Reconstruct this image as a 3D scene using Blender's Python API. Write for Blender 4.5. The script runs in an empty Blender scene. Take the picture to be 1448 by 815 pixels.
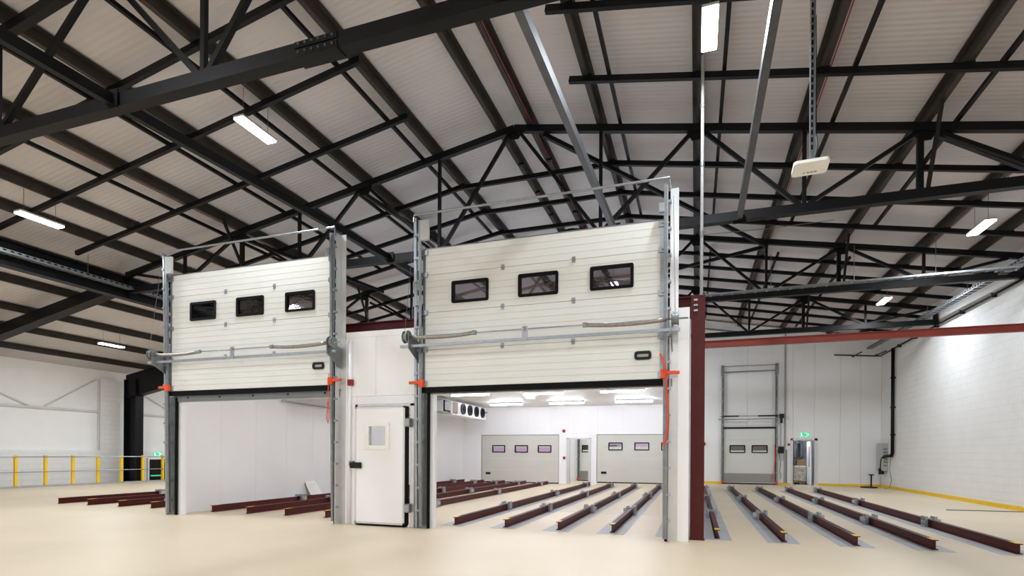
import bpy, math, random
from mathutils import Vector, Matrix

random.seed(7)
scene = bpy.context.scene
COL = scene.collection

# ------------------------------------------------------------------ camera
FPX, PPY, YAW, ROLL, CAMH = 776.0, 642.4, math.atan(259/776.0), math.radians(0.35), 1.45
cam_d = bpy.data.cameras.new('camera'); cam = bpy.data.objects.new('camera', cam_d); COL.objects.link(cam)
cam_d.sensor_fit = 'HORIZONTAL'; cam_d.sensor_width = 36.0
cam_d.lens = FPX/1448*36.0
cam_d.shift_y = (PPY-407.5)/1448
cam_d.clip_start = 0.05; cam_d.clip_end = 300
_f = Vector((-math.sin(YAW), math.cos(YAW), 0)); _r = Vector((math.cos(YAW), math.sin(YAW), 0)); _u = Vector((0, 0, 1))
_R = _r*math.cos(ROLL)+_u*math.sin(ROLL); _U = -_r*math.sin(ROLL)+_u*math.cos(ROLL)
M3 = Matrix((_R, _U, -_f)).transposed()
cam.matrix_world = Matrix.Translation((0, 0, CAMH)) @ M3.to_4x4()
scene.camera = cam

# ------------------------------------------------------------------ world, exposure
w = bpy.data.worlds.new('world'); scene.world = w; w.use_nodes = True
w.node_tree.nodes['Background'].inputs[0].default_value = (0.5, 0.5, 0.52, 1)
w.node_tree.nodes['Background'].inputs[1].default_value = 0.05
scene.view_settings.view_transform = 'Standard'
scene.view_settings.look = 'None'
scene.view_settings.gamma = 1.0
scene.view_settings.use_curve_mapping = False
scene.view_settings.exposure = 0.0
scene.cycles.max_bounces = 8; scene.cycles.diffuse_bounces = 5; scene.cycles.glossy_bounces = 3
HALL_W = 182.0        # watts of one hall luminaire
BATTEN_L = 74.0       # emission strength of the cold room batten diffusers

# ------------------------------------------------------------------ materials
def lin(c):
    return tuple(((x/255)/12.92 if x/255 <= .04045 else ((x/255+.055)/1.055)**2.4) for x in c)

def mat(name, rgb, rough=.5, metal=0.0, var=.06, scale=3.0, bump=0.0, bscale=40.0, spec=.5, emit=None, estr=0.0):
    m = bpy.data.materials.new(name); m.use_nodes = True
    nt = m.node_tree; b = nt.nodes['Principled BSDF']
    c = lin(rgb)
    tc = nt.nodes.new('ShaderNodeTexCoord')
    nz = nt.nodes.new('ShaderNodeTexNoise'); nz.inputs['Scale'].default_value = scale; nz.inputs['Detail'].default_value = 4
    nt.links.new(tc.outputs['Object'], nz.inputs['Vector'])
    cr = nt.nodes.new('ShaderNodeValToRGB')
    cr.color_ramp.elements[0].position = .3; cr.color_ramp.elements[1].position = .7
    cr.color_ramp.elements[0].color = (*[x*(1-var) for x in c], 1)
    cr.color_ramp.elements[1].color = (*[min(1, x*(1+var)) for x in c], 1)
    nt.links.new(nz.outputs['Fac'], cr.inputs['Fac'])
    nt.links.new(cr.outputs['Color'], b.inputs['Base Color'])
    b.inputs['Roughness'].default_value = rough; b.inputs['Metallic'].default_value = metal
    b.inputs['Specular IOR Level'].default_value = spec
    if bump:
        n2 = nt.nodes.new('ShaderNodeTexNoise'); n2.inputs['Scale'].default_value = bscale
        nt.links.new(tc.outputs['Object'], n2.inputs['Vector'])
        bp = nt.nodes.new('ShaderNodeBump'); bp.inputs['Strength'].default_value = bump; bp.inputs['Distance'].default_value = .02
        nt.links.new(n2.outputs['Fac'], bp.inputs['Height']); nt.links.new(bp.outputs['Normal'], b.inputs['Normal'])
    if emit:
        b.inputs['Emission Color'].default_value = (*lin(emit), 1); b.inputs['Emission Strength'].default_value = estr
    return m

def wave_bump(m, axis, period, strength, dist=.02):
    nt = m.node_tree; b = nt.nodes['Principled BSDF']
    g = nt.nodes.new('ShaderNodeNewGeometry')
    wv = nt.nodes.new('ShaderNodeTexWave'); wv.wave_type = 'BANDS'; wv.bands_direction = axis
    wv.inputs['Scale'].default_value = (2*math.pi/period)/20.0
    wv.inputs['Distortion'].default_value = 0
    nt.links.new(g.outputs['Position'], wv.inputs['Vector'])
    bp = nt.nodes.new('ShaderNodeBump'); bp.inputs['Strength'].default_value = strength; bp.inputs['Distance'].default_value = dist
    nt.links.new(wv.outputs['Fac'], bp.inputs['Height']); nt.links.new(bp.outputs['Normal'], b.inputs['Normal'])

M = {}
M['floor'] = mat('resin_floor', (218, 201, 174), .42, var=.07, scale=.35, bump=.04, bscale=120)
M['floor_grey'] = mat('grey_strip', (172, 174, 178), .5, var=.08, scale=2)
M['floor_line'] = mat('pale_line', (205, 203, 198), .5)
M['white'] = mat('white_panel', (240, 240, 242), .45, var=.015, scale=.8)
M['paint'] = mat('white_paint', (240, 239, 238), .6, var=.02, scale=1.5, bump=.05, bscale=60)
M['roof'] = mat('roof_liner', (194, 188, 188), .6, var=.08, scale=.6); wave_bump(M['roof'], 'Y', .12, .3, .02)
M['black'] = mat('black_steel', (10, 10, 13), .5, var=.2, scale=4, spec=.22)
M['tie'] = mat('dark_steel', (96, 98, 102), .42, metal=.6, var=.15, scale=4)
M['purlin'] = mat('brown_steel', (50, 45, 40), .55, var=.2, scale=3, spec=.3)
M['red'] = mat('red_oxide', (76, 14, 14), .5, var=.12, spec=.3, scale=5)
M['redbeam'] = mat('red_primer', (142, 52, 40), .5, var=.1, scale=3)
M['galv'] = mat('galvanised', (158, 162, 168), .38, metal=.8, var=.1, scale=12)
M['galvd'] = mat('galvanised_dark', (132, 136, 138), .45, metal=.7, var=.14, scale=10)
M['alu'] = mat('aluminium', (206, 206, 206), .3, metal=.6, var=.05, scale=6)
M['cream'] = mat('cream_panel', (222, 223, 219), .5, var=.02, scale=1.2, bump=.06, bscale=160)
M['greyp'] = mat('grey_white_panel', (206, 205, 198), .5, var=.02, scale=1.2, bump=.05, bscale=120)
M['rubber'] = mat('black_rubber', (8, 8, 9), .65, spec=.15)
M['plastic'] = mat('black_plastic', (14, 14, 16), .4, spec=.3)
M['orange'] = mat('orange_plastic', (222, 78, 22), .45)
M['cord'] = mat('orange_cord', (226, 70, 34), .6)
M['yellow'] = mat('yellow_paint', (240, 196, 12), .45, var=.06, scale=4)
M['grey'] = mat('grey_paint', (160, 162, 164), .5)
M['lgrey'] = mat('light_grey_box', (178, 180, 180), .45)
M['spring'] = mat('spring_steel', (150, 142, 136), .35, metal=.6, var=.2, scale=30)
M['redplastic'] = mat('red_plastic', (150, 22, 26), .4)
M['redcable'] = mat('red_cable', (135, 16, 16), .5)
M['ivory'] = mat('ivory_plastic', (238, 237, 231), .45)
M['steelkick'] = mat('kick_plate', (150, 148, 146), .4, metal=.6, var=.06, scale=20)
M['fin'] = mat('copper_fins', (112, 92, 78), .5, metal=.4, var=.25, scale=30)
M['copper'] = mat('copper_pipe', (190, 110, 60), .35, metal=.9)
M['wrap'] = mat('clear_wrap', (186, 178, 168), .25, var=.35, scale=9, bump=.5, bscale=9)
M['card'] = mat('cardboard', (150, 118, 84), .7, var=.1)
M['led'] = mat('led_diffuser', (255, 255, 255), .4, emit=(255, 252, 246), estr=14.0)
M['ledc'] = mat('batten_diffuser', (255, 255, 255), .4, emit=(242, 246, 255), estr=BATTEN_L)
M['eml'] = mat('emergency_diffuser', (250, 250, 250), .4, emit=(246, 250, 255), estr=6.0)
M['exit'] = mat('exit_green', (40, 190, 130), .4, emit=(90, 225, 175), estr=.55)
M['exitw'] = mat('exit_white', (240, 255, 248), .4, emit=(235, 255, 245), estr=.9)
M['cable'] = mat('grey_cable', (110, 110, 112), .5)
M['ridge'] = mat('ridge_flashing', (190, 185, 184), .6)
M['rail_white'] = mat('white_rail_paint', (206, 206, 205), .55)
M['lintel'] = mat('lintel_metal', (118, 122, 128), .45, metal=.3)
M['conduit'] = mat('conduit_steel', (150, 150, 150), .5, var=.1, scale=8)
M['wire'] = mat('steel_wire', (120, 120, 120), .4, metal=.6)

def glassy(name, tint, gl=.18, rough=.03):
    m = bpy.data.materials.new(name); m.use_nodes = True; nt = m.node_tree
    for n in list(nt.nodes): nt.nodes.remove(n)
    out = nt.nodes.new('ShaderNodeOutputMaterial')
    tr = nt.nodes.new('ShaderNodeBsdfTransparent'); tr.inputs[0].default_value = (*tint, 1)
    g = nt.nodes.new('ShaderNodeBsdfGlossy'); g.inputs['Roughness'].default_value = rough
    fr = nt.nodes.new('ShaderNodeFresnel'); fr.inputs['IOR'].default_value = 1.5
    ad = nt.nodes.new('ShaderNodeMath'); ad.operation = 'ADD'; ad.inputs[1].default_value = gl; ad.use_clamp = True
    nz = nt.nodes.new('ShaderNodeTexNoise'); nz.inputs['Scale'].default_value = 7
    bp = nt.nodes.new('ShaderNodeBump'); bp.inputs['Strength'].default_value = .05; bp.inputs['Distance'].default_value = .02
    nt.links.new(nz.outputs['Fac'], bp.inputs['Height']); nt.links.new(bp.outputs['Normal'], g.inputs['Normal'])
    mx = nt.nodes.new('ShaderNodeMixShader')
    nt.links.new(fr.outputs[0], ad.inputs[0]); nt.links.new(ad.outputs[0], mx.inputs[0])
    nt.links.new(tr.outputs[0], mx.inputs[1]); nt.links.new(g.outputs[0], mx.inputs[2]); nt.links.new(mx.outputs[0], out.inputs[0])
    return m
M['pane'] = glassy('acrylic_pane', (.62, .6, .68), .12)
M['panec'] = glassy('clear_pane', (.9, .9, .92), .05)
M['panep'] = glassy('tinted_pane', (.78, .64, .8), .1)
M['paned'] = glassy('dark_red_pane', (.34, .12, .17), .08)

def block_material():
    m = mat('painted_blockwork', (234, 233, 232), .6, var=.02, scale=2)
    nt = m.node_tree; b = nt.nodes['Principled BSDF']
    g = nt.nodes.new('ShaderNodeNewGeometry'); sp = nt.nodes.new('ShaderNodeSeparateXYZ'); cb = nt.nodes.new('ShaderNodeCombineXYZ')
    nt.links.new(g.outputs['Position'], sp.inputs[0]); nt.links.new(sp.outputs['Y'], cb.inputs['X']); nt.links.new(sp.outputs['Z'], cb.inputs['Y'])
    br = nt.nodes.new('ShaderNodeTexBrick'); br.inputs['Scale'].default_value = 1.0
    br.inputs['Brick Width'].default_value = .45; br.inputs['Row Height'].default_value = .225
    br.inputs['Mortar Size'].default_value = .008; br.inputs['Mortar Smooth'].default_value = .4
    br.inputs['Color1'].default_value = (1, 1, 1, 1); br.inputs['Color2'].default_value = (.93, .93, .93, 1); br.inputs['Mortar'].default_value = (.3, .3, .3, 1)
    nt.links.new(cb.outputs[0], br.inputs['Vector'])
    bp = nt.nodes.new('ShaderNodeBump'); bp.inputs['Strength'].default_value = .8; bp.inputs['Distance'].default_value = .012
    nt.links.new(br.outputs['Color'], bp.inputs['Height']); nt.links.new(bp.outputs['Normal'], b.inputs['Normal'])
    return m
M['block'] = block_material()

# ------------------------------------------------------------------ mesh helpers
class MB:
    def __init__(self): self.v = []; self.f = []
    def box(self, x0, x1, y0, y1, z0, z1):
        n = len(self.v)
        self.v += [(x0,y0,z0),(x1,y0,z0),(x1,y1,z0),(x0,y1,z0),(x0,y0,z1),(x1,y0,z1),(x1,y1,z1),(x0,y1,z1)]
        self.f += [tuple(n+i for i in q) for q in ((0,3,2,1),(4,5,6,7),(0,1,5,4),(1,2,6,5),(2,3,7,6),(3,0,4,7))]
        return self
    def _frame(self, a, b, up):
        a, b = Vector(a), Vector(b); d = (b-a).normalized(); up = Vector(up)
        if abs(d.dot(up)) > .98: up = Vector((0, 1, 0)) if abs(d.y) < .9 else Vector((1, 0, 0))
        s = d.cross(up).normalized(); u = s.cross(d).normalized()
        return a, b, s, u
    def prism(self, a, b, prof, up=(0, 0, 1)):
        """closed profile [(s,u)...] swept from a to b (s sideways, u up)"""
        a, b, s, u = self._frame(a, b, up); n = len(self.v); k = len(prof)
        for p in (a, b):
            self.v += [tuple(p+s*q[0]+u*q[1]) for q in prof]
        self.f += [(n+i, n+(i+1) % k, n+k+(i+1) % k, n+k+i) for i in range(k)]
        self.f += [tuple(n+i for i in reversed(range(k))), tuple(n+k+i for i in range(k))]
        return self
    def bar(self, a, b, w, h, up=(0, 0, 1)):
        return self.prism(a, b, [(-w/2,-h/2),(w/2,-h/2),(w/2,h/2),(-w/2,h/2)], up)
    def ibar(self, a, b, w, h, t=.02, up=(0, 0, 1)):
        W, H, q = w/2, h/2, t/2
        return self.prism(a, b, [(-W,-H),(W,-H),(W,-H+t),(q,-H+t),(q,H-t),(W,H-t),(W,H),(-W,H),(-W,H-t),(-q,H-t),(-q,-H+t),(-W,-H+t)], up)
    def cbar(self, a, b, w, h, t=.012, up=(0, 0, 1)):
        W, H = w, h/2
        return self.prism(a, b, [(0,-H),(W,-H),(W,-H+t),(t,-H+t),(t,H-t),(W,H-t),(W,H),(0,H)], up)
    def tube(self, pts, r, n=8, caps=True):
        pts = [Vector(p) for p in pts]; base = len(self.v); prev = None
        for i, p in enumerate(pts):
            d = (pts[min(i+1, len(pts)-1)]-pts[max(i-1, 0)]).normalized()
            if prev is None:
                up = Vector((0, 0, 1)) if abs(d.z) < .9 else Vector((0, 1, 0)); s = d.cross(up).normalized()
            else:
                s = (prev-d*prev.dot(d)).normalized()
            prev = s; u = d.cross(s)
            for k in range(n):
                an = 2*math.pi*k/n; self.v.append(tuple(p+s*(r*math.cos(an))+u*(r*math.sin(an))))
        for i in range(len(pts)-1):
            for k in range(n):
                a = base+i*n+k; b = base+i*n+(k+1) % n
                self.f.append((a, b, b+n, a+n))
        if caps:
            self.f.append(tuple(base+k for k in reversed(range(n)))); e = base+(len(pts)-1)*n
            self.f.append(tuple(e+k for k in range(n)))
        return self
    def cyl(self, a, b, r, n=16): return self.tube([a, b], r, n)
    def ring(self, c, axis, r0, r1, th, n=20):
        """flat annulus of thickness th along axis"""
        c = Vector(c); ax = Vector(axis).normalized(); up = Vector((0, 0, 1)) if abs(ax.z) < .9 else Vector((0, 1, 0))
        s = ax.cross(up).normalized(); u = ax.cross(s); base = len(self.v)
        for k in range(n):
            a = 2*math.pi*k/n; d = s*math.cos(a)+u*math.sin(a)
            for r, o in ((r0, 0), (r1, 0), (r1, th), (r0, th)): self.v.append(tuple(c+d*r+ax*o))
        for k in range(n):
            j = (k+1) % n
            for q in range(4): self.f.append((base+4*k+q, base+4*k+(q+1) % 4, base+4*j+(q+1) % 4, base+4*j+q))
        return self
    def poly(self, pts, th, normal):
        """flat polygon with thickness"""
        n = len(self.v); k = len(pts); nv = Vector(normal)*th
        self.v += [tuple(p) for p in pts]+[tuple(Vector(p)+nv) for p in pts]
        self.f += [tuple(n+i for i in range(k)), tuple(n+k+i for i in reversed(range(k)))]
        self.f += [(n+i, n+k+i, n+k+(i+1) % k, n+(i+1) % k) for i in range(k)]
        return self

ORG = {}
TINY = {'bolts', 'lintel_bolts', 'cleats', 'rungs', 'slots', 'vents', 'clamps', 'stiffeners', 'couplings', 'printed_mark', 'joint_backing'}
def obj(name, mb, material, parent=None, smooth=False, bevel=0.0):
    """one mesh object from world-space geometry"""
    if parent is None:
        xs = [p[0] for p in mb.v]; ys = [p[1] for p in mb.v]; zs = [p[2] for p in mb.v]
        o0 = Vector(((min(xs)+max(xs))/2, (min(ys)+max(ys))/2, min(zs)))
    else:
        o0 = ORG[parent]
    me = bpy.data.meshes.new(name)
    me.from_pydata([(p[0]-o0.x, p[1]-o0.y, p[2]-o0.z) for p in mb.v], [], mb.f)
    me.update()
    import bmesh
    bm = bmesh.new(); bm.from_mesh(me); bmesh.ops.recalc_face_normals(bm, faces=bm.faces); bm.to_mesh(me); bm.free()
    me.materials.append(M[material])
    if smooth:
        for p in me.polygons: p.use_smooth = len(p.vertices) == 4
    o = bpy.data.objects.new(name, me); COL.objects.link(o)
    if parent is None: o.location = o0
    else: o.parent = parent
    if bevel:
        b = o.modifiers.new('bevel', 'BEVEL'); b.width = bevel; b.segments = 2; b.limit_method = 'ANGLE'
    if name in TINY: o['kind'] = 'stuff'
    ORG[o] = o0
    return o

def thing(name, label, cat, loc, group=None):
    o = bpy.data.objects.new(name, None); COL.objects.link(o); o.location = loc; o.empty_display_size = .1
    o['label'] = label; o['category'] = cat
    if group: o['group'] = group
    ORG[o] = Vector(loc)
    return o

def tag(o, label, cat, group=None):
    o['label'] = label; o['category'] = cat
    if group: o['group'] = group
    return o

def struct(name, mb, material, label=None):
    o = obj(name, mb, material); o['kind'] = 'structure'
    if label: o['label'] = label
    return o

def struct_empty(name, loc, label=None):
    o = bpy.data.objects.new(name, None); COL.objects.link(o); o.location = loc; o['kind'] = 'structure'
    if label: o['label'] = label
    ORG[o] = Vector(loc); return o

def share(src, parent, off, name=None):
    """copy of a part that shares mesh data, moved by off inside parent"""
    c = src.copy(); COL.objects.link(c); c.parent = parent; c.location = Vector(src.location)+Vector(off); ORG[c] = ORG[src]
    return c

ORDN = ['first', 'second', 'third', 'fourth', 'fifth', 'sixth', 'seventh', 'eighth', 'ninth', 'tenth', 'eleventh', 'twelfth', 'thirteenth', 'fourteenth']

# ------------------------------------------------------------------ key dimensions (metres)
XR, ZR, SL = -4.0, 8.96, 0.178            # ridge, top chord height at the ridge, roof slope
XL, XRT = -26.5, 8.3                      # side walls
YB, YF = 30.0, -13.0                      # back wall, wall behind the viewer
XV = -16.3                                # valley beam carrying the truss ends
YT = [5.52, 12.03, 18.1, 23.6]            # truss planes
ZC = 6.3                                  # bottom chord
def zc(x): return ZR-SL*abs(x-XR)         # top chord centre height
CF, CB, CL, CR, CH = 9.6, 26.3, -11.45, -0.1, 3.8   # cold room: front face, back wall, left, right, height

# ================================================================== SETTING
XE = -25.05                                # floor edge at the left kerb
floor = struct('floor', MB().box(XE, XRT+.2, YF-.2, YB+.2, -.9, 0), 'floor', 'pale beige resin floor of the hall')
struct('floor_lower', MB().box(XL-.4, XE, YF-.2, YB+.2, -1.1, -.8), 'floor', 'lower floor beyond the yellow guard rail')
struct('trim_1', MB().box(XE-.02, XE+.10, YF, YB, -.05, .07), 'grey', 'grey kerb along the floor edge under the guard rail')

# roof sheets
RO = .31
for nm, xa, xb in (('ceiling_left', XL-.3, XR), ('ceiling_right', XR, XRT+.3)):
    m = MB(); za, zb = zc(xa)+RO, zc(xb)+RO; n = 0
    m.v = [(xa,YF-.3,za),(xb,YF-.3,zb),(xb,YB+.3,zb),(xa,YB+.3,za),(xa,YF-.3,za+.1),(xb,YF-.3,zb+.1),(xb,YB+.3,zb+.1),(xa,YB+.3,za+.1)]
    m.f = [(0,3,2,1),(4,5,6,7),(0,1,5,4),(1,2,6,5),(2,3,7,6),(3,0,4,7)]
    struct(nm, m, 'roof', 'pale ribbed roof sheeting sloping %s from the ridge' % ('left' if nm.endswith('left') else 'right'))

struct('trim_4', MB().box(-4.42, -3.5, YF, YB, zc(-4.42)+.298, zc(-4.42)+.306), 'ridge', 'flat pale flashing under the roof ridge')
# right wall of painted blockwork
struct('wall_right', MB().box(XRT, XRT+.3, YF, YB, 0, 7.2), 'block', 'white painted blockwork wall on the right')
struct('baseboard_right', MB().box(XRT-.03, XRT, YF, YB-.03, 0, .12), 'yellow', 'yellow skirting strip along the right wall')
# wall behind the viewer
m = MB(); m.box(XL-.3, XRT+.3, YF-.3, YF, -.9, 4.9); m.poly([(XL-.3,YF,4.9),(XRT+.3,YF,4.9),(XRT+.3,YF,zc(XRT)+.2),(XR,YF,ZR+.2),(XL-.3,YF,zc(XL)+.2)], .3, (0,-1,0))
struct('wall_front', m, 'paint', 'white wall behind the viewer')
# left wall
m = MB(); m.box(XL-.3, XL, YF, YB, 1.5, 5.3)
wl = struct('wall_left', m, 'paint', 'white clad wall on the left')
obj('dado', MB().box(XL-.28, XL+.12, YF, YB, -.9, 1.5), 'block', wl)
obj('pier', MB().box(XL-.01, XL+.13, 18.24, 19.34, 1.5, 4.85), 'block', wl)
obj('sheeting_rail', MB().box(XL, XL+.1, YF, 18.24, 3.27, 3.36), 'rail_white', wl)
obj('sheeting_rail', MB().box(XL, XL+.1, 19.34, YB, 3.27, 3.36), 'rail_white', wl)
obj('drop_pipe', MB().cyl((XL+.05, 18.19, 1.5), (XL+.05, 18.19, 4.8), .03, 8), 'rail_white', wl)
obj('brace', MB().bar((XL+.06, 15.94, 3.37), (XL+.06, 18.1, 4.8), .04, .05), 'rail_white', wl)
obj('brace', MB().bar((XL+.06, 12.2, 4.7), (XL+.06, 15.33, 3.37), .04, .05), 'rail_white', wl)
obj('brace', MB().bar((XL+.06, 19.4, 4.8), (XL+.06, 22.3, 3.37), .04, .05), 'rail_white', wl)

# hall back wall (panels) with a doorway
DX0, DX1, DZ = 4.56, 5.5, 2.2
wb = struct_empty('wall_back', (0, YB, 0), 'white panelled back wall of the hall')
def wall_panels(parent, edges, y0, y1, zlo, zhi, gap=.004, material='white', holes=()):
    for a, b in zip(edges[:-1], edges[1:]):
        segs = [(zlo, zhi)]
        for hx0, hx1, hz in holes:
            if b > hx0+.001 and a < hx1-.001: segs = [(hz, zhi)]
        for s in segs:
            obj('wall_panel', MB().box(a+gap, b-gap, y0, y1, s[0], s[1]), material, parent, bevel=.004)
ed = [XL-.3, -20, -15, -12.4]+[-11.2+1.14*i for i in range(14)]
ed = [e for e in ed if e < DX0-.2]+[DX0, DX1]+[6.6, 7.45, XRT]
for a, b in zip(ed[:-1], ed[1:]):
    z0 = DZ if abs(a-DX0) < .01 else 0
    mid = (a+b)/2
    m = MB(); m.poly([(a+.004, YB, z0), (b-.004, YB, z0), (b-.004, YB, zc(b)+.24), (a+.004, YB, zc(a)+.24)], .14, (0, 1, 0))
    obj('wall_panel', m, 'white', wb)
obj('joint_backing', MB().box(XL, DX0-.1, YB+.141, YB+.16, 0, 5.2).box(DX1+.1, XRT, YB+.141, YB+.16, 0, 5.2).box(DX0-.1, DX1+.1, YB+.141, YB+.16, DZ+.1, 5.2), 'grey', wb)
m = MB()
for a, b in ((0.0, 1.25), (3.95, 4.45), (5.68, XRT)): m.box(a, b, YB-.03, YB, 0, .11)
struct('baseboard_back', m, 'yellow', 'yellow skirting strip along the back wall')
# little room seen through the back doorway
struct('wall_store', MB().box(3.3, 7.2, YB+3.0, YB+3.1, 0, 3.0).box(3.2, 3.3, YB+.2, YB+3.1, 0, 3).box(7.2, 7.3, YB+.2, YB+3.1, 0, 3), 'lgrey', 'grey wall of the store room behind the back doorway')
struct('ceiling_store', MB().box(3.2, 7.3, YB+.2, YB+3.1, 3.0, 3.1), 'lgrey')
struct('floor_store', MB().box(3.2, 7.3, YB+.2, YB+3.1, -.1, 0), 'floor_grey')

# ---- cold room shell
wf = struct_empty('wall_cold_room_front', (-6, CF, 0), 'white insulated panel front wall of the cold room')
T_ = .12
D1 = (-11.35, -7.0); D2 = (-4.9, -.45); OZ = 2.6
def wp(a, b, z0, z1): return obj('wall_panel', MB().box(a, b, CF, CF+T_, z0, z1), 'white', wf, bevel=.004)
wp(-11.6, D1[0], 0, OZ); wp(D1[1], -6.55, 0, OZ+.0); wp(-5.2, D2[0], 0, OZ); wp(D2[1], -.1, 0, CH)
PDX = (-6.50, -5.25, 2.42)
wp(-6.547, -5.203, PDX[2]+.003, OZ)
x = -11.6
for b in (-10.4, -9.25, -8.1, -7.003): wp(x, b-.003, OZ+.003, CH); x = b
for a, b in ((-7.0, -6.1), (-6.1, -5.2), (-5.2, -4.9), (-4.9, -3.8), (-3.8, -2.65), (-2.65, -1.55), (-1.55, -.453)): wp(a, b-.003, OZ+.003, CH)
obj('corner_coving', MB().cyl((-6.70, CF-.01, 0), (-6.70, CF-.01, 3.74), .045, 12), 'white', wf, smooth=True)
wcl = struct_empty('wall_cold_room_left', (CL, 18, 0), 'white insulated panel side wall inside the cold room')
y = CF+T_
while y < CB-.05:
    b = min(y+1.18, CB); obj('wall_panel', MB().box(CL-.15, CL, y+.001, b-.001, 0, CH), 'white', wcl, bevel=.003); y = b
wcr = struct_empty('wall_cold_room_right', (CR, 18, 0), 'white insulated panel wall between the cold room and the open bay')
y = CF+T_
while y < CB-.05:
    b = min(y+1.18, CB); obj('wall_panel', MB().box(CR-.12, CR, y+.001, b-.001, 0, CH), 'white', wcr, bevel=.003); y = b
wcb = struct_empty('wall_cold_room_back', (-6, CB, 0), 'white insulated panel rear wall inside the cold room')
BD1 = (-10.45, -6.35, 2.42); BD2 = (-4.5, -.4, 2.42); BP = (-5.84, -4.86, 2.2)
def wq(a, b, z0, z1): return obj('wall_panel', MB().box(a+.0015, b-.0015, CB, CB+T_, z0, z1), 'white', wcb, bevel=.003)
wq(CL, BD1[0], 0, BD1[2]); wq(BD1[1], BP[0], 0, BD1[2]); wq(BP[0], BP[1], BP[2], BD1[2]); wq(BP[1], BD2[0], 0, BD1[2]); wq(BD2[1], CR, 0, BD1[2])
x = CL
while x < CR-.05:
    b = min(x+1.17, CR); wq(x, b, BD1[2]+.002, CH); x = b
struct('ceiling_cold_room', MB().box(-11.6, CR, CF+.005, CB+T_, CH+.003, CH+.12), 'white', 'white insulated ceiling of the cold room')

# ---- floor strips and lines (pieces of the floor)
RX3 = [.37, 1.42, 2.48, 3.53, 4.58]
RX2 = [-4.62, -3.54, -2.47, -1.45, -.40]
RX1 = [-6.72, -7.82, -8.92, -10.02, -11.08]
RX0 = [-13.2, -14.35, -15.5, -16.65]
for x in RX3: obj('floor_strip', MB().box(x-.27, x+.23, 10.0, 24.8, 0.0, .004), 'floor_grey', floor)
for x in RX2: obj('floor_strip', MB().box(x-.27, min(x+.23, CR-.13), 10.05, 24.8, 0.0, .004), 'floor_grey', floor)
for a, b in zip(RX3[:-1], RX3[1:]): obj('floor_line', MB().box(a+.24, b-.28, 13.62, 13.76, 0, .003), 'floor_line', floor)
for a, b in zip(RX2[:-1], RX2[1:]): obj('floor_line', MB().box(a+.24, b-.28, 13.62, 13.76, 0, .003), 'floor_line', floor)

# ================================================================== ROOF STEEL
def rel(y):
    return None
TN = ['nearest truss, overhead in front of the doors', 'second truss, just behind the tall overhead doors', 'third truss back, over the middle of the cold room', 'farthest truss, close to the back wall']
for i, Y in enumerate(YT):
    t = thing('roof_truss', 'black steel roof truss, the '+TN[i], 'roof truss', (XR, Y, ZC), 'roof trusses')
    cw = .17
    obj('top_chord', MB().bar((XV, Y, zc(XV)), (XR, Y, ZR), .12, .15).bar((XR, Y, ZR), (XRT-.05, Y, zc(XRT-.05)), .12, .15), 'black', t)
    bc = obj('bottom_chord', MB().bar((XV+.2, Y, ZC), (XRT-.05, Y, ZC), cw, .18), 'black', t)
    for xs in ((-5.75,) if i == 0 else ()):
        m = MB(); xs2 = xs+1.45
        m.box(xs2-.3, xs2+.3, Y-cw/2-.014, Y-cw/2, ZC-.085, ZC-.012).box(xs2-.3, xs2+.3, Y-cw/2-.014, Y-cw/2, ZC+.012, ZC+.085).box(xs2-.3, xs2+.3, Y-.1, Y+.1, ZC-.104, ZC-.09)
        sp = obj('splice_plate', m, 'black', bc)
        m = MB()
        for k in range(6):
            bx = xs2-.24+.096*k
            for zz in (-.05, .05): m.cyl((bx, Y-cw/2-.014, ZC+zz), (bx, Y-cw/2-.03, ZC+zz), .014, 6)
        obj('bolts', m, 'tie', bc)
    ZT = ZC+.09
    for xb in ((-14.25, -10.25, -6.12, -2, 2, 6) if i == 0 else (-14, -10, -5.9, -2, 2, 6)):
        obj('vertical', MB().bar((xb, Y, ZT), (xb, Y, zc(xb)-.07), .07, .07), 'black', t)
        for xt in (2*round((xb-2)/2), 2*round((xb+2)/2)):
            xe = xb+(-.08 if xt < xb else .08)
            obj('diagonal', MB().bar((xe, Y, ZT), (xt+(.1 if xt < xb else -.1), Y, zc(xt)-.06), .075, .075), 'black', t)
    for xb in (3.92, -11.92):
        obj('vertical', MB().bar((xb, Y, ZT), (xb, Y, zc(xb)-.1), .1, .09), 'black', t)
        obj('fly_brace', MB().bar((xb+.12, Y-.02, ZT), (xb+.08, Y-.75, zc(xb)+.07), .06, .06), 'black', t)
    for xg in (-8, -4, 0, 4, -12):
        z = zc(xg)-.08
        obj('gusset', MB().poly([(xg-.22, Y-.01, z+.06), (xg+.22, Y-.01, z+.06), (xg+.1, Y-.01, z-.16), (xg-.1, Y-.01, z-.16)], .02, (0, 1, 0)), 'black', t)
    obj('end_post', MB().bar((XRT-.11, Y, ZC-.09), (XRT-.11, Y, zc(XRT-.11)), .12, .12), 'black', t)

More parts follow.
